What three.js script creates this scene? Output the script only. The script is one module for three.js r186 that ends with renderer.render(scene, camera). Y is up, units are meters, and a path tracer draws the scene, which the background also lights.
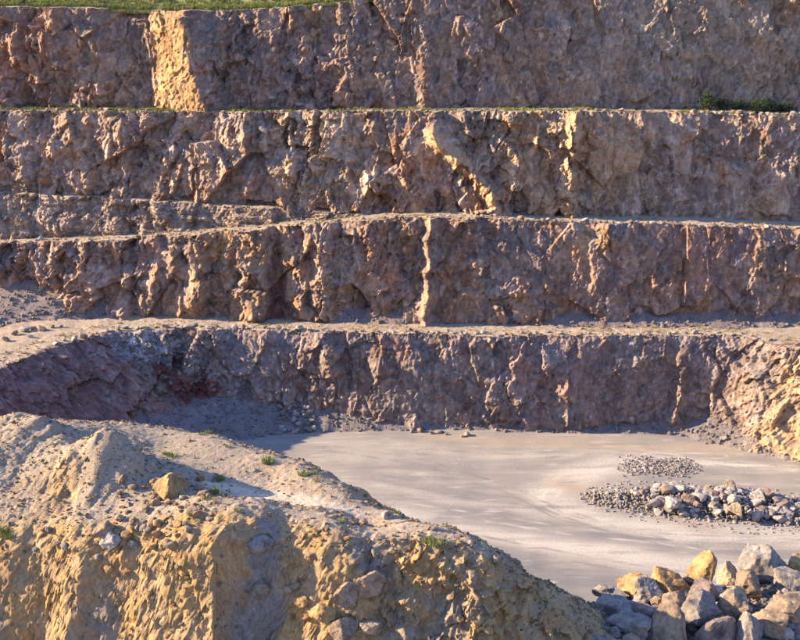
import * as THREE from 'three';
import { mergeGeometries, mergeVertices, toCreasedNormals } from 'three/addons/utils/BufferGeometryUtils.js';

// ---------------------------------------------------------------- camera, sky, sun, exposure
const scene = new THREE.Scene();
const F = 1099, PITCH = 14.4 * Math.PI / 180, CAMY = 57;
const camera = new THREE.PerspectiveCamera(2 * Math.atan(320 / F) * 180 / Math.PI, 1.25, 0.5, 3000);
camera.position.set(0, CAMY, 0);
camera.rotation.set(-PITCH, 0, 0);
scene.add(camera);
const SUN_EL = 22 * Math.PI / 180, SUN_BACK = 4 * Math.PI / 180;
const sunDir = new THREE.Vector3(-Math.cos(SUN_EL) * Math.cos(SUN_BACK), Math.sin(SUN_EL), -Math.cos(SUN_EL) * Math.sin(SUN_BACK));
// clear afternoon sky: blue overhead, paler towards the horizon, a broad soft glow round the sun
{ const w = 256, h = 128, A = new Float32Array(w * h * 4), d = new THREE.Vector3();
  for (let j = 0; j < h; j++) for (let i = 0; i < w; i++) { const el = ((j + 0.5) / h - 0.5) * Math.PI, az = ((i + 0.5) / w - 0.5) * 2 * Math.PI; d.set(Math.cos(el) * Math.cos(az), Math.sin(el), Math.cos(el) * Math.sin(az));
    const t = Math.pow(1 - Math.max(0, d.y), 3.2), g = Math.max(0, d.dot(sunDir)), gl = 0.35 * Math.pow(g, 6) + 0.5 * Math.pow(g, 60), q = (j * w + i) * 4, L = 0.47;
    A[q] = L * (0.17 + 0.43 * t + gl); A[q + 1] = L * (0.33 + 0.36 * t + gl * 0.9); A[q + 2] = L * (0.82 + 0.1 * t + gl * 0.7); A[q + 3] = 1; }
  const t = new THREE.DataTexture(A, w, h, THREE.RGBAFormat, THREE.FloatType); t.mapping = THREE.EquirectangularReflectionMapping; t.magFilter = t.minFilter = THREE.LinearFilter; t.wrapS = THREE.RepeatWrapping; t.needsUpdate = true; scene.background = t; scene.environment = t; }
const sun = new THREE.DirectionalLight(new THREE.Color(1, 0.76, 0.5), 5);
sun.position.copy(sunDir).multiplyScalar(300).add(new THREE.Vector3(0, 20, -130));
sun.target.position.set(0, 20, -130);
sun.castShadow = true; sun.shadow.mapSize.set(4096, 4096);
Object.assign(sun.shadow.camera, { left: -130, right: 130, top: 110, bottom: -110, near: 1, far: 700 });
scene.add(sun, sun.target);
const renderer = new THREE.WebGLRenderer({ antialias: true });
renderer.toneMapping = THREE.LinearToneMapping;
renderer.toneMappingExposure = 3.1;
renderer.shadowMap.enabled = true;

// ---------------------------------------------------------------- random, noise, helpers
let seed = 12345;
const rnd = () => { seed = (seed + 0x6D2B79F5) | 0; let t = Math.imul(seed ^ (seed >>> 15), 1 | seed); t = (t + Math.imul(t ^ (t >>> 7), 61 | t)) ^ t; return ((t ^ (t >>> 14)) >>> 0) / 4294967296; };
const rr = (a, b) => a + (b - a) * rnd();
const hsh = (x, y, z, w = 0) => { let h = Math.imul(x, 374761393) ^ Math.imul(y, 668265263) ^ Math.imul(z, 2147483647 - 1013904223) ^ Math.imul(w, 1274126177); h = Math.imul(h ^ (h >>> 13), 1274126177); h = Math.imul(h ^ (h >>> 15), 2246822519); return ((h ^ (h >>> 16)) >>> 0) / 4294967296; };
const PERM = new Uint8Array(512), GR = new Float32Array(256 * 3);
{ const p = [...Array(256).keys()]; for (let i = 255; i > 0; i--) { const j = Math.floor(rnd() * (i + 1)); [p[i], p[j]] = [p[j], p[i]]; } for (let i = 0; i < 512; i++) PERM[i] = p[i & 255];
  for (let i = 0; i < 256; i++) { const z = rr(-1, 1), a = rr(0, 6.2832), r = Math.sqrt(1 - z * z); GR[i * 3] = r * Math.cos(a); GR[i * 3 + 1] = r * Math.sin(a); GR[i * 3 + 2] = z; } }
function noise(x, y, z) {
  const X = Math.floor(x), Y = Math.floor(y), Z = Math.floor(z); x -= X; y -= Y; z -= Z;
  const u = x * x * x * (x * (x * 6 - 15) + 10), v = y * y * y * (y * (y * 6 - 15) + 10), w = z * z * z * (z * (z * 6 - 15) + 10);
  const g = (i, j, k) => { const q = PERM[(PERM[(PERM[(X + i) & 255] + Y + j) & 255] + Z + k) & 255] * 3; return GR[q] * (x - i) + GR[q + 1] * (y - j) + GR[q + 2] * (z - k); };
  const a = g(0, 0, 0), b = g(1, 0, 0), c = g(0, 1, 0), d = g(1, 1, 0), e = g(0, 0, 1), f = g(1, 0, 1), h = g(0, 1, 1), i = g(1, 1, 1);
  const l0 = a + (b - a) * u, l1 = c + (d - c) * u, l2 = e + (f - e) * u, l3 = h + (i - h) * u;
  const m0 = l0 + (l1 - l0) * v, m1 = l2 + (l3 - l2) * v;
  return (m0 + (m1 - m0) * w) * 1.5;
}
const fbm = (x, y, z, o) => { let s = 0, a = 0.5; for (let i = 0; i < o; i++) { s += a * noise(x, y, z); x = x * 2.03 + 17.1; y = y * 2.03 + 5.3; z = z * 2.03 + 9.7; a *= 0.5; } return s; };
const ridged = (x, y, z, o) => { let s = 0, a = 0.5; for (let i = 0; i < o; i++) { s += a * (1 - 2 * Math.abs(noise(x, y, z))); x = x * 2.1 + 3.3; y = y * 2.1 + 7.7; z = z * 2.1 + 1.9; a *= 0.5; } return s; };
const clamp = (v, a = 0, b = 1) => v < a ? a : v > b ? b : v;
const sstep = (a, b, v) => { const t = clamp((v - a) / (b - a)); return t * t * (3 - 2 * t); };
const lerp = (a, b, t) => a + (b - a) * t;
// fractured blocks: every 3-D cell is a tilted facet with its own offset
const WC = { d: 0, id: 0, edge: 0 };
function blocks(x, y, z, tilt) {
  const X = Math.floor(x), Y = Math.floor(y), Z = Math.floor(z); let b = 1e9, b2 = 1e9, bx = 0, by = 0, bz = 0, cx = 0, cy = 0, cz = 0;
  for (let i = -1; i < 2; i++) for (let j = -1; j < 2; j++) for (let k = -1; k < 2; k++) {
    const q = PERM[(PERM[(PERM[(X + i) & 255] + Y + j) & 255] + Z + k) & 255];
    const px = X + i + 0.5 + GR[q * 3] * 0.45, py = Y + j + 0.5 + GR[q * 3 + 1] * 0.45, pz = Z + k + 0.5 + GR[q * 3 + 2] * 0.45;
    const d = (x - px) ** 2 + (y - py) ** 2 + (z - pz) ** 2;
    if (d < b) { b2 = b; b = d; bx = X + i; by = Y + j; bz = Z + k; cx = px; cy = py; cz = pz; } else if (d < b2) b2 = d;
  }
  WC.id = hsh(bx, by, bz, 3); WC.edge = Math.sqrt(b2) - Math.sqrt(b);
  const gx = hsh(bx, by, bz, 5) - 0.5, gy = hsh(bx, by, bz, 7) - 0.5;
  return (WC.id - 0.5) + tilt * ((x - cx) * gx + (y - cy) * gy) * 2;
}
// a pixel of the surveyed view to a point in the world, on a given z or a given height
const SP = Math.sin(PITCH), CP = Math.cos(PITCH);
const ray = (px, py) => { const dx = (px - 400) / F, dy = (320 - py) / F; return [dx, -SP + dy * CP, -CP - dy * SP]; };
const atZ = (px, py, z) => { const r = ray(px, py), t = z / r[2]; return new THREE.Vector3(r[0] * t, CAMY + r[1] * t, z); };
const atH = (px, py, h) => { const r = ray(px, py), t = (h - CAMY) / r[1]; return new THREE.Vector3(r[0] * t, h, r[2] * t); };
const names = new Map();
const numbered = n => { const k = names.get(n) || 0; names.set(n, k + 1); return k ? n + '_' + String(k).padStart(3, '0') : n; };
function shadows(o) { o.traverse(m => { if (m.isMesh) { m.castShadow = true; m.receiveShadow = true; } }); return o; }
function struct(name, geo, m, label, category) { const o = new THREE.Mesh(geo, m); o.name = numbered(name); o.userData = { kind: 'structure', label, category }; scene.add(o); return shadows(o); }
function tag(o, label, category, group, kind) { o.userData = { label, category }; if (group) o.userData.group = group; if (kind) o.userData.kind = kind; scene.add(o); return shadows(o); }

// ---------------------------------------------------------------- textures: grain and fine relief only
function dataTex(n, fn, srgb) {
  const a = new Uint8Array(n * n * 4);
  for (let j = 0; j < n; j++) for (let i = 0; i < n; i++) { const c = fn(i / n, j / n, i, j), q = (j * n + i) * 4; a[q] = clamp(c[0]) * 255; a[q + 1] = clamp(c[1]) * 255; a[q + 2] = clamp(c[2]) * 255; a[q + 3] = 255; }
  const t = new THREE.DataTexture(a, n, n); t.wrapS = t.wrapT = THREE.RepeatWrapping; t.magFilter = THREE.LinearFilter; t.minFilter = THREE.LinearMipmapLinearFilter; t.generateMipmaps = true;
  if (srgb) t.colorSpace = THREE.SRGBColorSpace; t.needsUpdate = true; return t;
}
const torus = (u, v, f, o, s) => { const a = u * 6.28319, b = v * 6.28319, R = f / 6.28319; // tiling noise on a torus-like loop
  return fbm(Math.cos(a) * R + s, Math.sin(a) * R + Math.cos(b) * R * 0.83 + s * 1.7, Math.sin(b) * R - s, o); };
const bumpTex = dataTex(512, (u, v) => { const h = 0.5 + 0.55 * torus(u, v, 26, 4, 3.1) + 0.35 * Math.abs(torus(u, v, 60, 2, 8.4)); return [h, h, h]; });
const grainTex = dataTex(512, (u, v, i, j) => { const h = 0.86 + 0.2 * torus(u, v, 22, 4, 21) + 0.22 * torus(u, v, 90, 2, 33) + 0.06 * (hsh(i, j, 1) - 0.5); return [h, h * 0.995, h * 0.985]; }, true);
const rockMat = new THREE.MeshStandardMaterial({ vertexColors: true, roughness: 0.95, map: grainTex, bumpMap: bumpTex, bumpScale: 0.16 });
const earthMat = new THREE.MeshStandardMaterial({ vertexColors: true, roughness: 1, map: grainTex, bumpMap: bumpTex, bumpScale: 0.05 });

// ---------------------------------------------------------------- rock colours (linear base colours)
const C = {
  mauve: [0.275, 0.195, 0.152], brown: [0.26, 0.165, 0.115], tan: [0.46, 0.315, 0.22], cream: [0.58, 0.43, 0.315], orange: [0.5, 0.29, 0.125],
  rust: [0.22, 0.085, 0.055], grey: [0.25, 0.225, 0.215], dark: [0.14, 0.105, 0.1], ochre: [0.48, 0.3, 0.12], sand: [0.45, 0.35, 0.245], soil: [0.35, 0.265, 0.18],
};
const mix = (a, b, t) => [lerp(a[0], b[0], t), lerp(a[1], b[1], t), lerp(a[2], b[2], t)];

function gridGeo(nu, nv, posFn, colFn, uvFn) {   // posFn fills [x,y,z]
  const P = new Float32Array(nu * nv * 3), K = new Float32Array(nu * nv * 3), U = new Float32Array(nu * nv * 2), I = new Uint32Array((nu - 1) * (nv - 1) * 6);
  for (let j = 0; j < nv; j++) for (let i = 0; i < nu; i++) {
    const q = j * nu + i, p = posFn(i, j); P[q * 3] = p[0]; P[q * 3 + 1] = p[1]; P[q * 3 + 2] = p[2];
    const c = colFn(i, j, p); K[q * 3] = clamp(c[0]); K[q * 3 + 1] = clamp(c[1]); K[q * 3 + 2] = clamp(c[2]);
    const w = uvFn(i, j, p); U[q * 2] = w[0]; U[q * 2 + 1] = w[1];
  }
  let k = 0;
  for (let j = 0; j < nv - 1; j++) for (let i = 0; i < nu - 1; i++) { const a = j * nu + i, b = a + 1, c = a + nu, d = c + 1; I[k++] = a; I[k++] = b; I[k++] = d; I[k++] = a; I[k++] = d; I[k++] = c; }
  const g = new THREE.BufferGeometry();
  g.setAttribute('position', new THREE.BufferAttribute(P, 3)); g.setAttribute('color', new THREE.BufferAttribute(K, 3)); g.setAttribute('uv', new THREE.BufferAttribute(U, 2));
  g.setIndex(new THREE.BufferAttribute(I, 1)); g.computeVertexNormals(); return g;
}

// ---------------------------------------------------------------- quarry faces: a path of [toe, crest] stations, swept and fractured
const crom = (a, b, c, d, t) => 0.5 * (2 * b + (c - a) * t + (2 * a - 5 * b + 4 * c - d) * t * t + (3 * b - a - 3 * c + d) * t * t * t);
function makePath(rows, step) {      // rows: [toeX,toeY,toeZ,crestX,crestY,crestZ]
  const fine = []; const n = rows.length;
  for (let k = 0; k < n - 1; k++) { const A = rows[Math.max(k - 1, 0)], B = rows[k], D = rows[k + 1], E = rows[Math.min(k + 2, n - 1)];
    for (let t = 0; t < 1; t += 1 / 60) fine.push(B.map((_, i) => crom(A[i], B[i], D[i], E[i], t))); }
  fine.push(rows[n - 1]);
  const st = []; let acc = 0, next = 0; // resample by mean arc length, coarser outside the view
  for (let k = 0; k < fine.length - 1; k++) {
    const a = fine[k], b = fine[k + 1], L = Math.hypot((a[0] + a[3] - b[0] - b[3]) / 2, (a[2] + a[5] - b[2] - b[5]) / 2);
    while (next <= acc + L) { const t = (next - acc) / L, r = a.map((v, i) => lerp(v, b[i], t)); r.s = next; st.push(r); next += (Math.abs(r[3]) > 75 || Math.max(r[2], r[5]) > -128) ? step * 4 : step; }
    acc += L;
  }
  st.forEach((r, i) => { const a = st[Math.max(i - 6, 0)], b = st[Math.min(i + 6, st.length - 1)];
    const tx = (b[0] + b[3] - a[0] - a[3]), tz = (b[2] + b[5] - a[2] - a[5]), l = Math.hypot(tx, tz); r.n = [-tz / l, tx / l]; });
  return st;
}
const bump1 = (v, c, w) => { const d = (v - c) / w; return Math.exp(-d * d); };
function ribs(x, h, w, sd) {  // jittered ramps across the face, 0 at a rib's back, 1 at its nose
  const q = x / w + 0.22 * noise(h * 0.16 + sd, x * 0.05, sd * 3.1) + 0.1 * noise(h * 0.6, sd, x * 0.2); let i = Math.floor(q);
  const jb = k => k + (hsh(k, sd, 11) - 0.5) * 0.6; if (q < jb(i)) i--; else if (q >= jb(i + 1)) i++;
  const f = (q - jb(i)) / (jb(i + 1) - jb(i)); return [f, hsh(i, sd, 23)];
}
const tiers = {};
function makeTier(key, rows, o) {
  const st = makePath(rows, o.step), nf = o.nf, nb = o.nb, nu = st.length, nv = nf + nb, sd = o.seed;
  const disp = (r, v, x, y, z) => {
    const u = o.station(r), L = o.light(u, v), hh = v * 16, ro0 = o.rough(u);
    const [f1, a1] = ribs(u * o.k + 500, hh, 7.5, sd), [f2, a2] = ribs(u * o.k + 900, hh, 2.9, sd + 50);
    const sharp = (f, L) => { const g = L >= 0 ? f : 1 - f; const rise = sstep(0, 0.92, g) * (1 - sstep(0.92, 1, g)); return rise; };
    let d = Math.abs(L) * (sharp(f1, L) * (0.25 + a1) * 1.7 + sharp(f2, L) * (0.1 + a2) * 0.7) * clamp(0.7 + 1.3 * noise(u * 0.035, hh * 0.22, sd), 0.1, 1.4);
    d += ro0 * 0.55 * (fbm(u * 0.02, hh * 0.5, sd + 8, 2) + 0.6 * noise(u * 0.05, hh * 1.1, sd + 15));
    const ro = o.rough(u) * (0.4 + 0.85 * sstep(-0.22, 0.25, fbm(x * 0.1 + 61, y * 0.055, sd * 1.7, 2)));
    d += 1.9 * blocks(x * 0.15 + 3, y * 0.1, z * 0.15 + sd, 1.0) * o.rough(u); d += 1.3 * fbm(x * 0.09 + sd, y * 0.06, z * 0.09, 2) * ro;
    const wx = x + 0.8 * noise(x * 0.4, y * 0.4, sd), wy = y + 0.8 * noise(x * 0.4 + 9, y * 0.4, sd);
    d += ro * 1.0 * blocks(wx * 0.4, wy * 0.24, z * 0.4 + sd, 0.9); const id = WC.id;
    d += ro * 0.52 * blocks(wx * 1.0 + 31, wy * 0.7, z * 1.0 + sd, 0.9); const id2 = WC.id; d += (0.45 + 0.6 * ro) * 0.3 * blocks(wx * 2.2 + 11, wy * 1.7, z * 2.2 + sd, 0.9); r.id3 = WC.id;
    d += ro * 0.5 * ridged(x * 0.55, y * 0.3, z * 0.55 + sd, 3) * (0.5 + 0.5 * noise(x * 0.1, y * 0.1, sd + 4));
    d += 0.2 * fbm(x * 1.9, y * 1.5, z * 1.9, 3);
    if (o.feature) d += o.feature(u, v, x, y);
    r.id = id; r.id2 = id2; return d;
  };
  const point = (r, v, back, plain) => {   // v 0..1 up the face; back: metres behind the crest
    const vv = Math.min(v, 1); const talus = o.talus ? o.talus(o.station(r)) : 0;
    const x = lerp(r[0], r[3], vv), y0 = lerp(r[1], r[4], vv), z = lerp(r[2], r[5], vv);
    const hgt = r[4] - r[1];
    let d = disp(r, vv, x, y0, z) + 0.9 * Math.sin(Math.PI * clamp(vv)) * 0.5;
    // loose scree at the foot, at its angle of repose
    if (talus > 0) { const hb = clamp((vv * hgt - 1.5) / talus, -1, 1); const apron = (1 - hb) * talus * 1.25 - talus * 0.1; const a = apron + 0.35 * fbm(x * 0.5, y0 * 0.5, z * 0.5, 3); if (hb < 1 && a > d) { d = lerp(d, a, sstep(0, 0.5, a - d)); r.scree = 1; } else r.scree = 0; } else r.scree = 0;
    if (back > 0) { d *= Math.exp(-back / 2.5); const b = back - 0; const nz = noise(x * 0.25 - r.n[0] * b * 0.25, sd, (z - r.n[1] * b) * 0.25), nz2 = noise((x - r.n[0] * b) * 1.1, sd + 3, (z - r.n[1] * b) * 1.1);
      return [x + r.n[0] * (d - b), r[4] + 0.22 * nz + 0.1 * nz2 - 0.25 * Math.exp(-b / 0.35) + (o.backRise || 0) * b, z + r.n[1] * (d - b)]; }
    const round = vv > 0.93 ? -(vv - 0.93) * 3.5 : 0;
    return [x + r.n[0] * (d + round), y0 + 0.25 * noise(x * 0.5, y0 * 0.5, sd + z) * (1 - vv * 0.2), z + r.n[1] * (d + round)];
  };
  const W = o.width, vOf = j => j < nf ? j / (nf - 1) : 1, bOf = j => j < nf ? 0 : 0.14 * (j - nf + 1) + (W - 0.14 * nb) * Math.pow((j - nf + 1) / nb, 2.2);
  const geo = gridGeo(nu, nv, (i, j) => point(st[i], vOf(j), bOf(j)), (i, j, p) => {
    const r = st[i], v = vOf(j), u = o.station(r);
    if (j >= nf) { const t = clamp(bOf(j) / 0.6); const n = fbm(p[0] * 0.5, p[2] * 0.5, sd, 3), n2 = noise(p[0] * 2.5, sd, p[2] * 2.5); let c = mix([0.55, 0.44, 0.325], [0.68, 0.55, 0.42], clamp(0.5 + n)); c = mix(c, C.soil, clamp(0.25 + n2 * 0.5));
      if (o.benchGrass) { const gq = o.benchGrass(u) * clamp(0.5 + 2.2 * fbm(p[0] * 0.35, sd + 7, p[2] * 0.35, 3)); c = mix(c, [0.17, 0.18, 0.05], gq * 0.8); }
      return mix(o.color(r, v, u, p), c, sstep(0, 1, t)); }
    let c = o.color(r, v, u, p); if (r.scree) c = mix(o.screeCol || C.grey, c, 0.3 + 0.25 * noise(p[0] * 1.5, p[1] * 1.5, p[2])); return c;
  }, (i, j, p) => [st[i].s / 4, (vOf(j) * 16 + bOf(j)) / 4]);
  tiers[key] = { st, point, o };
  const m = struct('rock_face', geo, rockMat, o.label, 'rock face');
  return m;
}
// patchy rock colour from veins, blocks and stains
function rockColor(pal, sd) {
  return (r, v, u, p) => {
    const [x, y, z] = p; const n = fbm(x * 0.07 + sd, y * 0.06, z * 0.07, 3), m = fbm(x * 0.3 + 40, y * 0.16, z * 0.3 + sd, 3), s = noise(x * 1.6, y * 0.5, z * 1.6 + sd);
    let c = mix(pal.base, pal.alt, clamp(0.5 + n * 1.6 + m * 0.8));
    c = mix(c, pal.pale, clamp(m * 1.3 + (r.id2 - 0.6) * 0.8));
    c = mix(c, C.orange, clamp((fbm(x * 0.11 + 80, y * 0.1, z * 0.11 + sd, 3) - 0.09) * 3.2) * pal.orange);
    c = mix(c, C.rust, clamp((fbm(x * 0.13 + 120, y * 0.09, z * 0.13 + sd, 3) - 0.14) * 3.2) * pal.rust);
    c = mix(c, C.grey, clamp((fbm(x * 0.08 - 60, y * 0.08, z * 0.08 + sd, 2) - 0.02) * 3) * pal.grey);
    for (const [pu, pv, ru, rv, pc, pa] of pal.stains || []) { const e = Math.hypot((u - pu) / ru, (v - pv) / rv) + 1.3 * m + 0.5 * s * 0.5; if (e < 1.2) c = mix(c, pc, pa * sstep(1.2, 0.55, e)); }
    c = mix(c, C.dark, clamp(s * 0.9 - 0.18) * 0.6); const sk = fbm(x * 0.9 + 7, y * 0.09, z * 0.9 + sd, 3); c = mix(c, sk > 0 ? pal.pale : C.dark, clamp(Math.abs(sk) * 1.8 - 0.12) * 0.55);
    const q1 = noise(x * 0.7, y * 0.5, z * 0.7 + sd), q2 = noise(x * 1.7, y * 1.3, z * 1.7 + sd), q3 = noise(x * 0.45 + 50, y * 0.3, z * 0.45 + sd);
    c = mix(c, pal.pale, clamp(q1 * 1.6 - 0.2) * 0.75); c = mix(c, [0.33, 0.165, 0.085], clamp(-q3 * 1.7 - 0.15) * 0.7 * (0.4 + pal.orange)); c = mix(c, [0.19, 0.165, 0.17], clamp(q3 * 1.6 - 0.2) * 0.7); c = mix(c, [0.62, 0.5, 0.4], clamp(q2 * 1.5 - 0.45) * 0.7);
    const k = (0.88 + 0.55 * r.id + 0.4 * (r.id2 - 0.5) + 0.4 * (r.id3 - 0.5)) * (1 + 0.25 * q2);
    if (pal.extra) c = pal.extra(c, u, v, p);
    return [c[0] * k, c[1] * k, c[2] * k];
  };
}
const row = (px, pyC, zC, zT, hT) => { const c = atZ(px, pyC, zC); return [c.x * (zT / zC), hT, zT, c.x, c.y, c.z]; };
const pw = (tab, u) => { if (u <= tab[0][0]) return tab[0][1]; for (let i = 1; i < tab.length; i++) if (u < tab[i][0]) { const a = tab[i - 1], b = tab[i]; return lerp(a[1], b[1], (u - a[0]) / (b[0] - a[0])); } return tab[tab.length - 1][1]; };
const tab = t => u => pw(t, u);
const seg = (u, v, u0, v0, u1, v1) => { const L = (u1 - u0) ** 2 + (v1 - v0) ** 2, t = clamp(((u - u0) * (u1 - u0) + (v - v0) * (v1 - v0)) / L); return Math.hypot(u - u0 - t * (u1 - u0), v - v0 - t * (v1 - v0)); };
const stn = k => r => (r[0] + r[3]) / 2 / k + 400;

// top tier
makeTier('t1', [row(-260, 2, -206, -202, 43.5), row(-60, 6, -201, -197, 43.5), row(80, 8, -197, -193, 43.5), row(160, 11, -195, -191, 43.5), row(260, 9, -192.5, -188.5, 43.5), row(340, 2, -191.5, -187.5, 43.5), row(420, -8, -190.8, -186.5, 43.5), row(560, -16, -192, -187, 43.5), row(700, -18, -193.5, -187.5, 43.5), row(820, -16, -193.5, -188, 43.5), row(1050, -16, -193.5, -188, 43.5)],
  { step: 0.14, nf: 118, nb: 20, seed: 3, k: 0.168, station: stn(0.168), rough: tab([[0, 1], [85, 0.9], [110, 0.5], [200, 0.5], [220, 0.9], [300, 0.8], [440, 0.55], [560, 0.42], [800, 0.4]]), width: 6, backRise: 0.1,
    light: tab([[0, 0.9], [60, 0.85], [120, 0.5], [145, 0.1], [205, 0.1], [220, -0.4], [300, -0.45], [420, -0.3], [560, -0.2], [620, -0.1], [800, -0.1]]),
    feature: (u, v) => { let d = -1.5 * sstep(85, 110, u) * (1 - sstep(140, 152, u)); // the orange slab, turned to the left
      const R = lerp(207, 190, v) + 10 * noise(v * 5, 3.3, 1) + 2.5 * noise(v * 17, 1.3, 4), Lf = 150 + 5 * noise(v * 4, 7.7, 2) + 2 * noise(v * 15, 2.2, 8); if (u > 138 && u < R + 28) { const f = (u - Lf) / (R - Lf); d += u < Lf ? 0 : lerp(0.2, 3.8, clamp(f)) * (1 - sstep(R, R + 26, u)); }
      d += 1.6 * bump1(u, 425, 9) * (1 - v) * 1.2; d += 3.2 * bump1(u, 792, 16) * sstep(0.78, 0.9, v) + 2.2 * bump1(u, 738, 9) * sstep(0.82, 0.92, v); d -= 1.6 * sstep(690, 720, u) * (1 - sstep(740, 790, u)) * sstep(0.75, 0.2, v); return d; },
    benchGrass: u => 0.9,
    color: rockColor({ base: C.mauve, alt: C.brown, pale: C.tan, orange: 0.7, rust: 0.5, grey: 0.2, stains: [[20, 0.6, 60, 0.5, [0.42, 0.21, 0.12], 0.7], [90, 0.3, 50, 0.4, [0.4, 0.25, 0.15], 0.6], [300, 0.4, 70, 0.5, [0.3, 0.2, 0.17], 0.5], [600, 0.5, 60, 0.5, [0.4, 0.28, 0.18], 0.6], [740, 0.7, 110, 0.5, [0.42, 0.3, 0.19], 0.75], [540, 0.2, 40, 0.3, [0.42, 0.24, 0.14], 0.6]],
      extra: (c, u, v, p) => { const R = lerp(207, 190, v) + 10 * noise(v * 5, 3.3, 1) + 2.5 * noise(v * 17, 1.3, 4); if (u > 140 && u < R + 4) { const n = fbm(p[0] * 0.9, p[1] * 0.25, 3, 3); return mix(c, mix([0.5, 0.29, 0.125], C.cream, clamp(0.05 + n * 1.2)), sstep(144, 151, u + n * 14) * (1 - sstep(R - 3, R + 4, u + n * 16))); }
        const t = sstep(560, 680, u) * 0.5; return mix(c, C.soil, t * clamp(0.6 + fbm(p[0] * 0.2, p[1] * 0.2, 7, 2))); } }, 3),
    label: 'topmost quarry rock face with a bright orange slab near its left end' });
// second tier
makeTier('t2', [row(-260, 110, -197, -193, 28.5), row(-60, 110, -191, -187, 30.5), row(120, 111, -187, -183, 30), row(250, 112, -184, -179.5, 29), row(400, 111, -180, -176, 28.2), row(580, 111, -178.5, -174.8, 28), row(670, 113, -178.8, -175.4, 27.5), row(820, 116, -178.8, -175.4, 27), row(1050, 118, -178.8, -175.4, 27)],
  { step: 0.135, nf: 118, nb: 30, seed: 17, k: 0.16, station: stn(0.16), rough: tab([[0, 1.05], [560, 1.05], [640, 0.45], [800, 0.4]]), width: 9.5,
    light: tab([[0, 0.95], [330, 1.0], [440, 0.85], [560, 0.6], [590, 0.2], [620, -0.5], [800, -0.5]]),
    feature: (u, v) => { let d = 0; const py = 212 - v * 100;
      d += 2.6 * Math.exp(-((seg(u, py, 432, 132, 492, 186) / 6) ** 2)); d += 1.8 * bump1(u, 568 + 4 * v, 6) * sstep(0.05, 0.2, v); d += 1.8 * Math.exp(-(((u - 548) / 16) ** 2) - (((py - 193) / 12) ** 2));
      const f = (u - 598) / 42; if (f > 0 && f < 1.1) d += (f < 1 ? f : (1.1 - f) * 10) * 1.6 * bump1(v, 0.75, 0.28); d -= 1.5 * sstep(635, 650, u) * (1 - sstep(690, 790, u)); return d; },
    benchGrass: tab([[0, 0.8], [240, 0.9], [300, 0.5], [480, 0.7], [640, 0.6], [700, 0.1], [800, 0.1]]),
    color: rockColor({ base: C.mauve, alt: C.tan, pale: C.cream, orange: 0.9, rust: 0.4, grey: 0.1, stains: [[70, 0.6, 60, 0.5, [0.48, 0.31, 0.2], 0.6], [200, 0.4, 80, 0.5, [0.45, 0.31, 0.22], 0.6], [330, 0.7, 60, 0.5, [0.5, 0.35, 0.21], 0.6], [420, 0.3, 40, 0.4, [0.42, 0.22, 0.13], 0.6], [520, 0.6, 50, 0.6, [0.47, 0.31, 0.18], 0.7], [585, 0.5, 60, 0.6, [0.5, 0.3, 0.15], 0.85], [640, 0.6, 30, 0.4, [0.46, 0.3, 0.16], 0.7]],
      extra: (c, u, v, p) => { const py = 212 - v * 100, n = noise(p[0] * 0.6, p[1] * 0.6, 2) * 5; let t = Math.max(sstep(11, 4, seg(u, py, 432, 132, 492, 186) + n), sstep(14, 5, Math.abs(u - 568 - n)) * 0.7, sstep(26, 10, Math.hypot(u - 548, py - 193) + n) * 0.8, 0.6 * sstep(30, 12, Math.hypot(u - 618, py - 150) + n)); return mix(c, [0.5, 0.32, 0.18], t); } }, 17),
    label: 'second quarry rock face from the top with a diagonal ochre ledge in its middle' });
// low wedge above the ramp at the left
makeTier('tw', [row(-260, 186, -189, -186, 21), row(-60, 191, -184.5, -181.5, 23), row(60, 195, -182.5, -179.8, 24.2), row(160, 201, -180.2, -177.8, 25.6), row(260, 207, -177.8, -176, 27.2), row(330, 212, -176.2, -174.8, 28.2), row(390, 217, -175.5, -174.6, 28.2), row(430, 226, -175.5, -174.8, 27.2)],
  { step: 0.14, nf: 50, nb: 24, seed: 29, k: 0.158, station: stn(0.158), rough: u => 0.6, width: 7, light: tab([[0, 0.9], [250, 0.5], [340, 0.1], [400, 0]]), benchGrass: u => 0.5,
    color: rockColor({ base: C.tan, alt: C.mauve, pale: C.cream, orange: 0.3, rust: 0.1, grey: 0.15, stains: [[120, 0.5, 250, 2, [0.52, 0.4, 0.3], 0.6]] }, 29),
    label: 'low pale rubbly rock face tapering out above the left ramp' });
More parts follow.
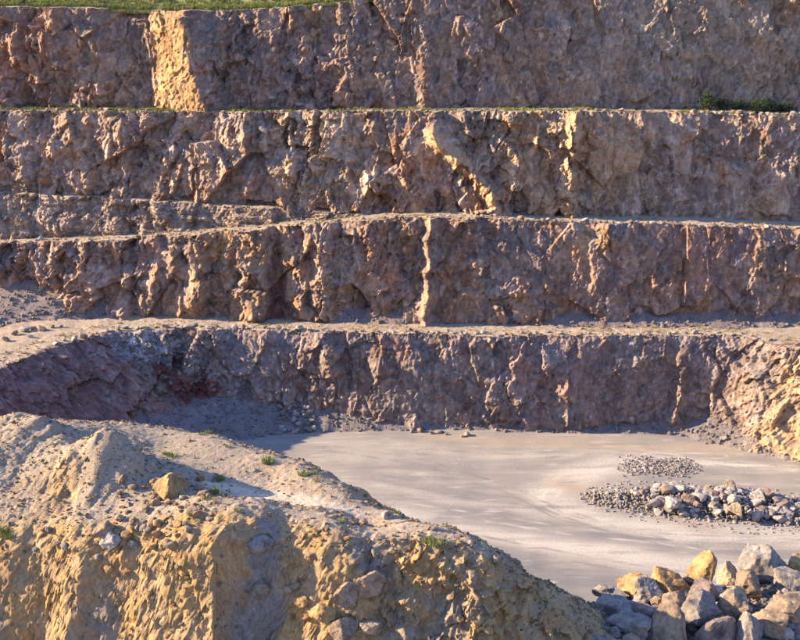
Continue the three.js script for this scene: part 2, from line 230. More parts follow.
// third tier
makeTier('t3', [row(-260, 252, -186, -182, 12), row(-60, 245, -178, -174.5, 12.5), row(60, 241, -175.5, -171.5, 12.5), row(160, 236, -173.8, -169.5, 12.5), row(260, 228, -172, -168, 12.5), row(340, 221, -171.2, -167.2, 12.5), row(430, 218, -169.4, -165.6, 12.5), row(540, 221, -168.4, -164.8, 12.5), row(680, 225, -168, -164.6, 12.5), row(820, 230, -167.8, -164.6, 12.5), row(1050, 236, -167, -164, 12.5)],
  { step: 0.135, nf: 118, nb: 34, seed: 41, k: 0.156, station: stn(0.156), rough: tab([[0, 1], [330, 1], [450, 0.65], [600, 0.45], [800, 0.42]]), width: 9.5,
    light: tab([[0, 0.6], [60, 0.95], [230, 1.0], [320, 0.8], [345, 0], [380, -0.35], [418, -0.2], [424, 0.1], [434, 0.1], [445, -0.3], [560, -0.4], [800, -0.35]]),
    talus: tab([[-100, 5], [0, 5.2], [50, 4.2], [85, 2.2], [110, 0.2], [315, 0], [345, 2], [400, 1.6], [425, 0.2], [520, 0.4], [560, 1.8], [680, 2], [800, 1.8]]),
    feature: (u, v) => { let d = (2.3 + 2.2 * noise(v * 6, 4.4, 2)) * bump1(u, 429 + 8 * noise(v * 3.5, 9.1, 5) + 3 * noise(v * 11, 2.1, 5), 4.5 + 3 * noise(v * 5, 1.7, 9)) * sstep(0, 0.1, v); d += 1.4 * bump1(u, 320, 12) * (1.1 - v * 0.4); const q = Math.hypot((u - 400) / 30, (v - 0.55) / 0.4); d -= 1.5 * bump1(q, 0, 0.8); d -= 1.4 * bump1(u, 275, 6); d += 1.4 * Math.exp(-(((u - 605) / 14) ** 2) - (((v - 0.9) / 0.16) ** 2)); return d; },
    benchGrass: tab([[0, 0.3], [400, 0.4], [560, 0.2], [700, 0.1]]),
    color: rockColor({ base: C.mauve, alt: C.brown, pale: C.tan, orange: 0.7, rust: 0.6, grey: 0.15, stains: [[60, 0.5, 60, 0.5, [0.45, 0.31, 0.22], 0.6], [150, 0.6, 60, 0.5, [0.44, 0.29, 0.2], 0.6], [230, 0.6, 60, 0.6, [0.48, 0.31, 0.18], 0.7], [320, 0.5, 35, 0.6, [0.5, 0.34, 0.22], 0.6], [385, 0.4, 30, 0.3, [0.42, 0.22, 0.12], 0.6], [450, 0.25, 30, 0.3, [0.46, 0.28, 0.16], 0.6], [690, 0.75, 40, 0.3, [0.36, 0.18, 0.12], 0.6], [610, 0.5, 50, 0.5, [0.33, 0.22, 0.17], 0.5]],
      extra: (c, u, v, p) => { const n = noise(p[0] * 0.5, p[1] * 0.5, 9); let t = sstep(22, 10, Math.hypot(u - 215, (v - 0.88) * 90) + n * 9) * 0.7; c = mix(c, C.orange, t); const s = sstep(14, 5, Math.abs(u - 275 - n * 5)) * sstep(0.8, 0.3, v); return mix(c, C.rust, s * 0.7); } }, 41),
    label: 'third quarry rock face from the top with a lit vertical rib in its middle' });
// lowest tier: wraps round both ends of the pit
const H3 = 14;
makeTier('t4', [[-46, -1.5, -88, -64, H3, -84], [-45, -1.5, -112, -61.5, H3, -108], [-43, -1.5, -130, -58.5, H3, -128], [-38, -1.5, -143, -52, H3, -145], [-33, -1.5, -151, -47.5, H3, -155], [-25, -1.5, -155.5, -41, H3, -161.5], [-14, -1.5, -157.5, -24, H3, -161.8], [-2, -1.5, -156.5, -4, H3, -159.6], [15, -1.5, -155.3, 14, H3, -158.2], [32, -1.5, -155, 33, H3, -158], [44, -1.5, -154, 49, H3, -158], [49.5, -1.5, -148, 55.5, H3, -153], [56, -1.5, -142.5, 61.5, H3, -147], [62, -1.5, -132, 68, H3, -135], [66, -1.5, -112, 72, H3, -114]],
  { step: 0.135, nf: 112, nb: 40, seed: 57, k: 0.15, station: stn(0.15), rough: tab([[0, 0.7], [300, 0.5], [400, 0.42], [720, 0.42], [745, 0.9], [800, 0.9]]), width: 16,
    light: (u) => u > 735 ? 0.25 : u < 300 ? -0.15 : pw([[300, -0.1], [330, 0.2], [380, 0.2], [420, -0.25], [560, -0.35], [700, -0.3], [735, -0.1]], u),
    talus: tab([[-50, 3], [60, 3], [140, 4.5], [200, 5], [280, 3], [320, 2.4], [390, 1.2], [430, 1.2], [470, 0.9], [620, 0.9], [690, 1.8], [725, 2.8], [742, 1.4], [800, 1.2]]),
    feature: (u, v, x, y) => { let d = 0; d += 1.8 * Math.exp(-(((u - 342 + (1 - v) * 20) / 9) ** 2)) * bump1(v, 0.8, 0.22); d += 1.5 * Math.exp(-(((u - 382) / 10) ** 2)) * bump1(v, 0.68, 0.12); d += 1.2 * Math.exp(-(((u - 412) / 8) ** 2)) * bump1(v, 0.08, 0.12); return d; },
    screeCol: [0.26, 0.24, 0.24], benchGrass: u => 0.25,
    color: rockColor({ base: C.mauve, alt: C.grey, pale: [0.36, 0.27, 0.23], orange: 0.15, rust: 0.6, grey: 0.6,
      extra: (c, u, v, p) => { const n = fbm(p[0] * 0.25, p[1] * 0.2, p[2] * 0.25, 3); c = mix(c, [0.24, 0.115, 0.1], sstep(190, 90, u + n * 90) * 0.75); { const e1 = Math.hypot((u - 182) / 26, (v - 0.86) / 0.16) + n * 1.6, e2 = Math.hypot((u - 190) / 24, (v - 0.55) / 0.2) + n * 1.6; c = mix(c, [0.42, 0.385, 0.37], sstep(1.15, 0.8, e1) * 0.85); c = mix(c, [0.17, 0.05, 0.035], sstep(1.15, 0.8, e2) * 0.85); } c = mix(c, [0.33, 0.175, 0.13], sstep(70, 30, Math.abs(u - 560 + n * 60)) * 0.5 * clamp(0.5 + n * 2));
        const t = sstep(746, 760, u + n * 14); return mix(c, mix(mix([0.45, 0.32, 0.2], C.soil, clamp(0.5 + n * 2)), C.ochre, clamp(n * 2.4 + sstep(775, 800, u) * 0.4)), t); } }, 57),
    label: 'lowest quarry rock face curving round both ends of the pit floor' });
console.log('tiers');

// ---------------------------------------------------------------- quarry floor
function floorY(x, z) { return 0.28 * noise(x * 0.05, 3, z * 0.05) + 0.07 * noise(x * 0.3, 5, z * 0.3); }
{
  const xs = [], zs = []; for (let x = -420; x < -70; x += 14) xs.push(x); for (let x = -70; x <= 80; x += 0.6) xs.push(x); for (let x = 94; x < 430; x += 14) xs.push(x);
  for (let z = -175; z <= -98; z += 0.5) zs.push(z); for (let z = -94; z <= 60; z += 4) zs.push(z);
  zs.reverse();
  const X0 = -45, XW = 120, Z0 = -165, ZW = 75;
  // bands of crushed dust and damp gravel left by wheels: centre lines on the floor, half width in metres
  const bands = [
    [[0.66, 0.59, 0.51], 3.2, 0.95, [[400, 514], [470, 529], [560, 547], [680, 565], [830, 578]]], [[0.235, 0.225, 0.225], 4, 0.95, [[420, 540], [500, 560], [570, 582], [700, 600]]], [[0.245, 0.232, 0.23], 2.4, 0.85, [[470, 516], [560, 530], [700, 548], [830, 556]]],
    [[0.67, 0.59, 0.505], 2.8, 0.95, [[830, 540], [700, 534], [615, 523], [565, 507], [548, 492], [572, 477], [625, 463]]], [[0.72, 0.65, 0.555], 1.5, 0.95, [[652, 454], [700, 461], [795, 468]]], [[0.58, 0.5, 0.43], 1.6, 0.6, [[400, 447], [480, 455], [580, 455], [640, 450]]],
    [[0.29, 0.265, 0.255], 1.6, 0.7, [[410, 465], [480, 474], [540, 478]]], [[0.28, 0.26, 0.255], 2, 0.6, [[360, 470], [430, 490], [520, 500]]], [[0.6, 0.53, 0.465], 1.2, 0.6, [[380, 485], [450, 500], [540, 512]]], [[0.30, 0.27, 0.255], 1.2, 0.7, [[690, 470], [760, 476], [830, 480]]], [[0.47, 0.36, 0.265], 1.6, 0.8, [[560, 482], [590, 490], [640, 508], [700, 524]]], [[0.48, 0.37, 0.27], 2.5, 0.7, [[430, 440], [520, 443], [640, 446], [720, 450]]]]
    .map(([c, w, a, l]) => [c, w, a, l.map(([px, py]) => { const p = atH(px, py, 0); return [p.x, p.z]; })]);
  const ruts = [[[[390, 520], [470, 537], [560, 556], [680, 575], [830, 590]], 0], [[[395, 503], [480, 516], [580, 532], [700, 545], [830, 550]], 1], [[[330, 448], [420, 462], [500, 485], [560, 515], [640, 535], [830, 545]], 0], [[[420, 452], [520, 456], [600, 452], [700, 460], [800, 470]], 0], [[[545, 500], [560, 480], [610, 466], [650, 456], [720, 455]], 1], [[[380, 478], [460, 492], [545, 505], [610, 528], [700, 552], [820, 566]], 0]]
    .map(([l, t]) => [l.map(([px, py]) => { const p = atH(px, py, 0); return [p.x, p.z]; }), t ? [0.66, 0.6, 0.53] : [0.25, 0.235, 0.23]]);
  const n1 = 1600, n2 = 1000, A = new Uint8Array(n1 * n2 * 4), enc = v => 255 * (v <= 0.0031308 ? v * 12.92 : 1.055 * Math.pow(v, 1 / 2.4) - 0.055);
  for (let j = 0; j < n2; j++) for (let i = 0; i < n1; i++) {
    const x = X0 + XW * i / n1, z = Z0 + ZW * j / n2, wx = x + 2.5 * noise(x * 0.08, z * 0.1, 3), wz = z + 1.1 * noise(x * 0.1, z * 0.2, 7);
    const n = fbm(x * 0.07, z * 0.16, 1, 3), st = fbm(x * 0.05 + z * 0.03, z * 0.55, 12, 4), g = noise(x * 3.2, z * 3.2, 6);
    let c = mix([0.33, 0.3, 0.28], [0.45, 0.395, 0.345], clamp(0.5 + n * 1.8 + st * 1.2));
    for (const [bc, w, a, l] of bands) { let d = 1e9; for (let k = 0; k < l.length - 1; k++) d = Math.min(d, seg(wx, wz, l[k][0], l[k][1], l[k + 1][0], l[k + 1][1])); if (d < w * 1.6) c = mix(c, bc, a * sstep(w * 1.5, w * 0.3, d + st * w * 1.3) * clamp(0.75 + st * 1.5 + g * 0.2)); }
    for (const [l, tone] of ruts) { let d = 1e9; for (let k = 0; k < l.length - 1; k++) d = Math.min(d, seg(x + 0.5 * noise(x * 0.1, z * 0.1, 63), z + 0.4 * noise(x * 0.12, z * 0.12, 67), l[k][0], l[k][1], l[k + 1][0], l[k + 1][1])); d = Math.abs(d - 0.95); if (d < 0.4) c = mix(c, tone, sstep(0.4, 0.15, d) * clamp(0.25 + 1.4 * fbm(x * 0.3, z * 0.3, 71, 2))); }
    c = mix(c, [0.66, 0.6, 0.53], clamp(fbm(x * 0.22, z * 1.1, 41, 3) * 2.2 - 0.45)); c = mix(c, [0.25, 0.235, 0.23], clamp(-fbm(x * 0.16, z * 1.0, 47, 3) * 2.2 - 0.4));
    const k = 0.7 * (1 + 0.12 * g) * (0.93 + 0.14 * hsh(i, j, 9)), q = (j * n1 + i) * 4; for (let t = 0; t < 3; t++) A[q + t] = clamp(enc(c[t] * k * [0.97, 0.995, 0.95][t]), 0, 255); A[q + 3] = 255;
  }
  const tex = new THREE.DataTexture(A, n1, n2); tex.magFilter = THREE.LinearFilter; tex.minFilter = THREE.LinearFilter; tex.wrapS = tex.wrapT = THREE.MirroredRepeatWrapping; tex.colorSpace = THREE.SRGBColorSpace; tex.needsUpdate = true;
  const geo = gridGeo(xs.length, zs.length, (i, j) => [xs[i], floorY(xs[i], zs[j]), zs[j]], () => [1, 1, 1], (i, j, p) => [(p[0] - X0) / XW, (p[2] - Z0) / ZW]);
  struct('quarry_floor', geo, new THREE.MeshStandardMaterial({ map: tex, roughness: 1 }), 'flat pale dusty pit floor with curving wheel tracks', 'quarry floor');
}
console.log('floor');

// ---------------------------------------------------------------- foreground spoil bank (thin-plate surface through surveyed points + relief)
const ctl = [];
const cH = (px, py, h) => ctl.push(atH(px, py, h)), cZ = (px, py, z) => ctl.push(atZ(px, py, z)), cW = (x, h, z) => ctl.push(new THREE.Vector3(x, h, z));
// track on top
cH(392, 513, 23.5); cH(335, 482, 24); cH(300, 462, 24.4); cH(262, 450, 24.4); cH(212, 434, 24.6); cH(160, 427, 24.8); cH(115, 424, 25); cH(300, 505, 23.9); cH(240, 500, 24.1); cH(200, 468, 24.6); cH(370, 526, 23.4); cH(270, 478, 24.1); cH(160, 450, 24.7);
// mounds
cZ(28, 432, -82); cZ(55, 430, -82); cZ(-40, 432, -81); cZ(85, 446, -80.5); cZ(112, 462, -77.5); cZ(128, 464, -77); cZ(70, 455, -77.2); cZ(30, 470, -77); cZ(90, 480, -75.6); cZ(135, 482, -75.4); cZ(0, 500, -74.8); cZ(50, 515, -73.4); cZ(110, 512, -72.4); cH(165, 500, 24.9);
// rim of the cut
cZ(-60, 552, -72.5); cZ(0, 552, -71.2); cZ(60, 553, -70.2); cZ(120, 548, -69.3); cZ(190, 541, -68.9); cZ(240, 539, -68.6); cZ(330, 541, -68.4); cZ(390, 554, -68); cZ(440, 562, -67.6); cH(480, 572, 22.4); cH(520, 588, 21.0); cH(562, 610, 19.4); cH(610, 640, 17.4);
// cut face at the frame's lower edge and below
for (const [px, z] of [[-120, -70.6], [-40, -69.6], [40, -68.4], [120, -67], [200, -66.6], [280, -66], [360, -65.4], [440, -65], [510, -65], [565, -65.6]]) cZ(px, 640, z);
for (const x of [-40, -28, -16, -4, 8, 20, 32]) { const k = -57 + 0.25 * Math.min(x, 0); cW(x, 9, k); cW(x, 2, k + 7); cW(x, 0, k + 14); }
// back and right flanks, unseen
cW(-17, 17, -96); cW(-12, 17, -93); cW(-6, 17, -89); cW(0, 16, -84); cW(5, 15.5, -79.5); cW(9, 15, -77); cW(-22, 17, -97); cW(-30, 18, -97); cW(-38, 18, -97);
cW(-14, 8, -105); cW(-5, 7, -98); cW(3, 7, -92); cW(-28, 8, -106); cW(-38, 8, -106); cW(-45, 24, -82); cW(-52, 24, -75); cW(-50, 20, -66); cW(-50, 10, -58); cW(-52, 16, -96); cW(-52, 4, -108); cW(-64, 20, -80); cW(-66, 4, -60); cW(-66, 4, -104);
// heap shelf under the boulders
cH(612, 602, 15.2); cH(660, 596, 15.2); cH(710, 590, 15.3); cH(760, 586, 15.3); cH(820, 580, 15.4); cH(650, 640, 15.0); cH(720, 640, 15.2); cH(800, 640, 15.6); cH(880, 600, 15);
for (const [x, z] of [[14, -89], [22, -90], [30, -91], [40, -90]]) cW(x, 5, z); for (const [x, z] of [[10, -100], [22, -102], [34, -102], [46, -98]]) cW(x, -2, z);
cW(44, 12, -74); cW(50, 4, -72); cW(56, -2, -76); cW(42, 8, -64); cW(56, -2, -60);
const TPS = (() => {
  const n = ctl.length, N = n + 3, A = Array.from({ length: N }, () => new Float64Array(N + 1)); const U = r2 => r2 < 1e-9 ? 0 : r2 * Math.log(r2) * 0.5;
  for (let i = 0; i < n; i++) { for (let j = 0; j < n; j++) A[i][j] = U((ctl[i].x - ctl[j].x) ** 2 + (ctl[i].z - ctl[j].z) ** 2); A[i][i] += 0.35; A[i][n] = A[n][i] = 1; A[i][n + 1] = A[n + 1][i] = ctl[i].x; A[i][n + 2] = A[n + 2][i] = ctl[i].z; A[i][N] = ctl[i].y; }
  for (let c = 0; c < N; c++) { let p = c; for (let r = c + 1; r < N; r++) if (Math.abs(A[r][c]) > Math.abs(A[p][c])) p = r; [A[c], A[p]] = [A[p], A[c]]; for (let r = 0; r < N; r++) if (r !== c && A[r][c]) { const f = A[r][c] / A[c][c]; for (let k = c; k <= N; k++) A[r][k] -= f * A[c][k]; } }
  const w = A.map((r, i) => r[N] / r[i]);
  // sampled to a 0.4 m raster for speed
  const x0 = -70, z0 = -112, s = 0.4, nx = 330, nz = 190, G = new Float32Array(nx * nz);
  for (let j = 0; j < nz; j++) for (let i = 0; i < nx; i++) { const x = x0 + i * s, z = z0 + j * s; let v = w[n] + w[n + 1] * x + w[n + 2] * z; for (let k = 0; k < n; k++) v += w[k] * U((x - ctl[k].x) ** 2 + (z - ctl[k].z) ** 2); G[j * nx + i] = clamp(v, -3, 30); }
  return (x, z) => { const a = clamp((x - x0) / s, 0, nx - 1.01), b = clamp((z - z0) / s, 0, nz - 1.01), i = Math.floor(a), j = Math.floor(b), f = a - i, g = b - j, q = j * nx + i; return (G[q] * (1 - f) + G[q + 1] * f) * (1 - g) + (G[q + nx] * (1 - f) + G[q + nx + 1] * f) * g; };
})();
const heaps = [[112, 441, -77.6, 3.0, 3.2], [128, 452, -77.2, 1.7, 2.6], [28, 420, -82, 1.5, 3.4], [44, 424, -81.5, 1.0, 3], [-20, 432, -79, 1.0, 3.5], [62, 437, -80.5, 0.6, 2.6]].map(([px, py, z, h, r]) => { const p = atZ(px, py, z); return [p.x, p.z, h, r]; });
const cutTab = [[-60, -0.4], [0, -1.6], [38, -2.2], [56, -0.5], [82, 0.2], [94, -1.2], [126, -1.3], [150, 0.2], [190, 1.7], [234, 2.6], [254, -1.6], [272, -2.8], [290, -0.6], [345, 0.7], [372, 0.2], [384, -0.9], [420, 0.1], [436, -0.9], [480, 0.1], [500, -0.7], [560, 0]];
const bankInfo = { steep: 0, front: 0 };
function bankY(x, z) {
  const h = TPS(x, z), gx = (TPS(x + 0.8, z) - TPS(x - 0.8, z)) / 1.6, gz = (TPS(x, z + 0.8) - TPS(x, z - 0.8)) / 1.6, st = Math.hypot(gx, gz);
  const steep = sstep(0.35, 0.95, st); let mid = sstep(0.12, 0.4, st); for (const q of heaps) mid = Math.max(mid, 0.75 * sstep(1.3, 0.8, Math.hypot(x - q[0], z - q[1]) / q[3])); bankInfo.steep = steep; bankInfo.mid = mid; bankInfo.gz = gz;
  const wx = x + 0.7 * noise(x * 0.5, z * 0.5, 2), wz = z + 0.7 * noise(x * 0.5, z * 0.5, 12);
  let hp = 0; for (const q of heaps) { const e = Math.hypot(x - q[0] + 1.1 * noise(z * 0.3, x * 0.3, 6) + 0.5 * noise(z * 0.9, x * 0.9, 16), z - q[1] + 0.9 * noise(x * 0.4, z * 0.4, 26)) / (q[3] * lerp(1.3, 0.6, sstep(-1.2, 1.4, x - q[0]))), g = Math.max(0, 1 - e); hp = Math.max(hp, q[2] * (g < 0.8 ? g : 0.8 + (g - 0.8) * (1 - 2.5 * (g - 0.8)))); }
  const rz = -67.8 + 0.12 * Math.min(x, 0), up = 400 + (x + 0.35 * (z - rz) + 0.9 * noise(x * 0.25, z * 0.35, 14)) / 0.0675;
  let d = hp + sstep(0.2, 0.7, st) * sstep(rz - 0.5, rz + 2, z) * pw(cutTab, up) * 1.35 + 0.12 * fbm(x * 0.35, z * 0.35, 3, 3) + mid * 0.5 * fbm(x * 0.3, z * 0.3, 31, 2);
  d += steep * (0.55 * fbm(wx * 0.5 + wz * 0.2, wz * 0.25, 9, 2) + (0.08 + 0.35 * sstep(-5, 0, x)) * blocks(wx * 0.5, wz * 0.6, 0.5, 0.8));
  { const rl = x * 2.1 + 0.5 * z + 1.6 * noise(x * 0.6, z * 0.6, 44); d += steep * (0.07 * ridged(rl * 0.55, z * 0.16, 19, 3) + 0.2 * fbm(x * 0.6, z * 0.6, 23, 2)); }
  const lump = blocks(wx * 1.7 + 7, wz * 2.0, 2.5, 0.9); bankInfo.id = WC.id;
  d += lump * (0.04 + 0.09 * mid) * (1 - 0.85 * steep) + (0.03 + 0.09 * mid) * (1 - 0.85 * steep) * fbm(x * 2.6, z * 2.6, 5, 2);
  return h + d;
}
{
  const xs = [], zs = []; for (let x = -66; x < -36; x += 1.5) xs.push(x); for (let x = -36; x < 38; x += 0.125) xs.push(x); for (let x = 38; x < 58; x += 1.5) xs.push(x);
  for (let z = -110; z < -92; z += 1) zs.push(z); for (let z = -92; z < -73; z += 0.13) zs.push(z); for (let z = -73; z < -61.5; z += 0.075) zs.push(z); for (let z = -61.5; z < -44; z += 1) zs.push(z); zs.reverse();
  const geo = gridGeo(xs.length, zs.length, (i, j) => { const x = xs[i], z = zs[j], y = bankY(x, z), k = bankInfo.steep; if (k < 0.01) return [x, y, z]; const a = (0.42 + 0.25 * sstep(-5, 0, x)) * k; return [x + a * fbm(x * 0.9, y * 0.9, z * 0.4 + 5, 3), y, z + a * (0.9 * fbm(x * 0.7 + 40, y * 0.7, z * 0.3, 3) + (0.5 + 0.4 * sstep(-5, 0, x)) * blocks(x * 1.1, y * 1.1, z * 0.4, 0.9) + 0.42 * blocks(x * 2.4, y * 2.4, z * 1.0, 0.9) + 0.2 * blocks(x * 4.6, y * 4.6, z * 2.2, 0.8))]; }, (i, j, p) => {
    const [x, y, z] = p; bankY(x, z); const { steep, mid, id } = bankInfo;
    const n = fbm(x * 0.12, z * 0.12, 21, 3), m = fbm(x * 0.5, y * 0.4, z * 0.5, 3), g = noise(x * 3, y * 3, z * 3);
    const mound = sstep(-9, -17, x + n * 5) * sstep(22, 24.6, y);
    let c = mix([0.46, 0.36, 0.245], [0.52, 0.42, 0.30], clamp(0.5 + m * 1.5));
    c = mix(c, [0.38, 0.315, 0.23], mound * clamp(0.65 + m));
    const och = clamp(steep * 1.1 + mid * 0.25 + n * 0.8 - mound * 0.5); c = mix(c, mix(C.ochre, [0.46, 0.32, 0.175], clamp(0.5 + m * 2)), clamp(och));
    c = mix(c, [0.30, 0.255, 0.21], clamp((fbm(x * 0.22 + 9, y * 0.1, z * 0.16, 3) - 0.05) * 3.2) * steep * 0.8);
    c = mix(c, [0.36, 0.20, 0.10], clamp((fbm(x * 0.4 + 50, y * 0.4, z * 0.4, 2) - 0.2) * 3) * 0.6 * mid);
    { const up = 400 + (x + 0.35 * (z + 67.8) + 0.9 * noise(x * 0.25, z * 0.35, 14)) / 0.0675; c = mix(c, [0.27, 0.25, 0.235], steep * sstep(20, 9, Math.abs(up - 262 + m * 20)) * 0.85); }
    // pale compacted strip of the track
    const tx = (x + 8) / 6.5, tz = (z + 75.5 - 0.32 * (x + 8)) / 1.2; c = mix(c, [0.72, 0.6, 0.44], sstep(1.2, 0.6, Math.hypot(tx, tz) + m * 0.9));
    const k = 0.9 + 0.14 * id + 0.16 * g; return [c[0] * k, c[1] * k, c[2] * k];
  }, (i, j, p) => [p[0] / 4, (p[2] - p[1] * 0.7) / 4]);
  struct('spoil_bank', geo, earthMat, 'foreground bank of yellow earth with a track on top and a gullied cut face', 'earth bank');
}
console.log('bank');
function castBank(px, py) { const r = ray(px, py); for (let t = 66; t < 130; t += 0.08) { const x = r[0] * t, y = CAMY + r[1] * t, z = r[2] * t; if (y < bankY(x, z)) return new THREE.Vector3(x, bankY(x, z), z); } return null; }

// ---------------------------------------------------------------- hillside above the top face
{
  const st = tiers.t1.st.filter((_, i) => i % 5 === 0), nv = 40; const gr = (x, z) => fbm(x * 0.05, z * 0.05, 77, 3);
  const P = (i, j) => { const r = st[i], b = 0.5 + 0.35 * j + 110 * Math.pow(j / (nv - 1), 3); const x = r[3] - r.n[0] * b, z = r[5] - r.n[1] * b; return [x, r[4] - (j ? -0.05 : 0.6) + 0.10 * Math.min(b, 30) + 0.24 * b + 0.5 * gr(x, z) * clamp(b / 4) + 0.15 * noise(x * 0.6, 2, z * 0.6), z]; };
  const geo = gridGeo(st.length, nv, P, (i, j, p) => { const n = fbm(p[0] * 0.2, p[2] * 0.2, 5, 3); return mix([0.17, 0.2, 0.06], [0.3, 0.28, 0.11], clamp(0.45 + n * 1.8)); }, (i, j, p) => [p[0] / 4, p[2] / 4]);
  struct('hillside', geo, earthMat, 'green grassy hillside above the topmost rock face', 'hillside');
  tiers.hill = { st, P };
}

// ---------------------------------------------------------------- boulders
function rockGeo(k, detail, squash, grain) {
  let g = mergeVertices(new THREE.IcosahedronGeometry(1, detail).deleteAttribute('uv').deleteAttribute('normal'));
  const pl = []; for (let i = 0; i < 13 + (k % 4); i++) { const z = rr(-1, 1), a = rr(0, 6.283), q = Math.sqrt(1 - z * z); pl.push([q * Math.cos(a), q * Math.sin(a), z, rr(0.55, 0.92)]); }
  const p = g.attributes.position, v = new THREE.Vector3();
  for (let i = 0; i < p.count; i++) { v.fromBufferAttribute(p, i).normalize(); let r = 1.15; for (const q of pl) { const d = v.x * q[0] + v.y * q[1] + v.z * q[2]; if (d > 0.05) r = Math.min(r, q[3] / d); } r *= 1 + grain * fbm(v.x * 2.4 + k * 7, v.y * 2.4, v.z * 2.4, 3); v.multiplyScalar(r); p.setXYZ(i, v.x, v.y * squash, v.z); }
  g = toCreasedNormals(g, 0.45);
  const q = g.attributes.position, nn = g.attributes.normal, uv = new Float32Array(q.count * 2), col = new Float32Array(q.count * 3);
  for (let i = 0; i < q.count; i++) { const f3 = i - i % 3, ax = [0, 1, 2].map(() => 0); for (let t = 0; t < 3; t++) { ax[0] += nn.getX(f3 + t); ax[1] += nn.getY(f3 + t); ax[2] += nn.getZ(f3 + t); } const A = ax.map(Math.abs), mx = A[0] > A[1] && A[0] > A[2] ? 0 : A[1] > A[2] ? 1 : 2; uv[i * 2] = (mx === 0 ? q.getZ(i) : q.getX(i)) * 0.31 + k * 0.17; uv[i * 2 + 1] = (mx === 1 ? q.getZ(i) : q.getY(i)) * 0.31 + mx * 0.3; const m = fbm(q.getX(i) * 1.3 + k * 3, q.getY(i) * 1.3, q.getZ(i) * 1.3, 3), s = 0.84 + 1.1 * m + 0.3 * noise(q.getX(i) * 6, q.getY(i) * 6, q.getZ(i) * 6); col[i * 3] = clamp(s); col[i * 3 + 1] = clamp(s * (0.98 + 0.05 * m)); col[i * 3 + 2] = clamp(s * (0.95 - 0.12 * m)); }
  g.setAttribute('uv', new THREE.BufferAttribute(uv, 2)); g.setAttribute('color', new THREE.BufferAttribute(col, 3)); return g;
}
const bigRocks = [], midRocks = [], chips = [];
for (let i = 0; i < 9; i++) bigRocks.push(rockGeo(i, 8, rr(0.75, 1.0), 0.24));
for (let i = 0; i < 8; i++) midRocks.push(rockGeo(i + 20, 2, rr(0.62, 0.9), 0.28));
for (let i = 0; i < 3; i++) chips.push(rockGeo(i + 40, 1, 0.7, 0.2));
const RM = {}; for (const [n, c] of Object.entries({ cream: [0.51, 0.405, 0.3], tan: [0.4, 0.3, 0.205], gold: [0.52, 0.335, 0.15], grey: [0.34, 0.31, 0.285], mauve: [0.33, 0.255, 0.225], pale: [0.54, 0.5, 0.47], clod: [0.46, 0.33, 0.19] }))
  RM[n] = new THREE.MeshStandardMaterial({ color: new THREE.Color().setRGB(...c), vertexColors: true, map: grainTex, bumpMap: bumpTex, bumpScale: 0.06, roughness: 0.95 });
const hue = { pale: 'pale grey', grey: 'grey', mauve: 'mauve', tan: 'tan', cream: 'cream', gold: 'gold' };
const pick = a => a[Math.floor(rnd() * a.length)];
function boulder(geos, mat, pos, r, label, group, sink = 0.3, name = 'boulder', sx = 1, sy = 1, sz = 1) {
  const o = new THREE.Mesh(pick(geos), RM[mat]); o.name = numbered(name); o.scale.set(r * sx, r * sy, r * sz); o.rotation.set(rr(-0.35, 0.35), rr(0, 6.28), rr(-0.35, 0.35));
  o.position.copy(pos); o.position.y += r * sy * (0.62 - sink); const dx = pos.x / -pos.z; return tag(o, label.replace('HUE', hue[mat]).replace('SIZE', r < 0.3 ? 'small' : r < 0.6 ? 'medium' : 'large').replace('SIDE', dx < -0.25 ? 'far left' : dx < -0.12 ? 'left' : dx < 0 ? 'left of centre' : dx < 0.12 ? 'right of centre' : dx < 0.25 ? 'right' : 'far right'), 'boulder', group);
}
const tierAt = (key, u, v, back) => { const T = tiers[key]; let best = null, bd = 1e9; for (const r of T.st) { const d = Math.abs(T.o.station(r) - u); if (d < bd) { bd = d; best = r; } } const p = T.point(best, v, back); return new THREE.Vector3(...p); };
// edge rows along the three benches
function edgeRow(key, us, size, mats, label, group) { for (const u of us) { const r = rr(size[0], size[1]) * (rnd() < 0.12 ? 1.35 : 1); const p = tierAt(key, u, 1, rr(0.35, 1.5)); boulder(midRocks, pick(mats), p, r, label, group, 0.28, 'edge_boulder', rr(0.9, 1.3), rr(0.7, 1), rr(0.9, 1.2)); } }
const run = (a, b, n, j = 0.8) => Array.from({ length: n }, (_, i) => a + (b - a) * (i + 0.5 + rr(-j, j) * 0.5) / n);
edgeRow('t4', run(118, 330, 34), [0.3, 0.62], ['cream', 'tan', 'pale'], 'SIZE HUE boulder in the edge row of the lowest bench, SIDE', 'edge row of the lowest bench');
edgeRow('t4', run(330, 765, 60), [0.25, 0.5], ['cream', 'tan', 'pale'], 'SIZE HUE boulder in the edge row of the lowest bench, SIDE', 'edge row of the lowest bench');
edgeRow('t3', run(-5, 380, 26), [0.25, 0.5], ['cream', 'tan', 'pale'], 'SIZE HUE boulder along the ramp edge, SIDE', 'edge row of the ramp');
edgeRow('t3', run(380, 800, 52), [0.25, 0.5], ['cream', 'tan', 'pale'], 'SIZE HUE boulder in the edge row of the middle bench, SIDE', 'edge row of the middle bench');
edgeRow('t2', run(0, 690, 62), [0.22, 0.42], ['cream', 'tan'], 'SIZE HUE boulder in the edge row of the top bench, SIDE', 'edge row of the top bench');
edgeRow('t2', run(690, 802, 20), [0.4, 0.66], ['cream', 'tan', 'pale'], 'SIZE HUE stubby boulder at the right end of the top bench edge', 'thick boulders at the right end of the top bench');
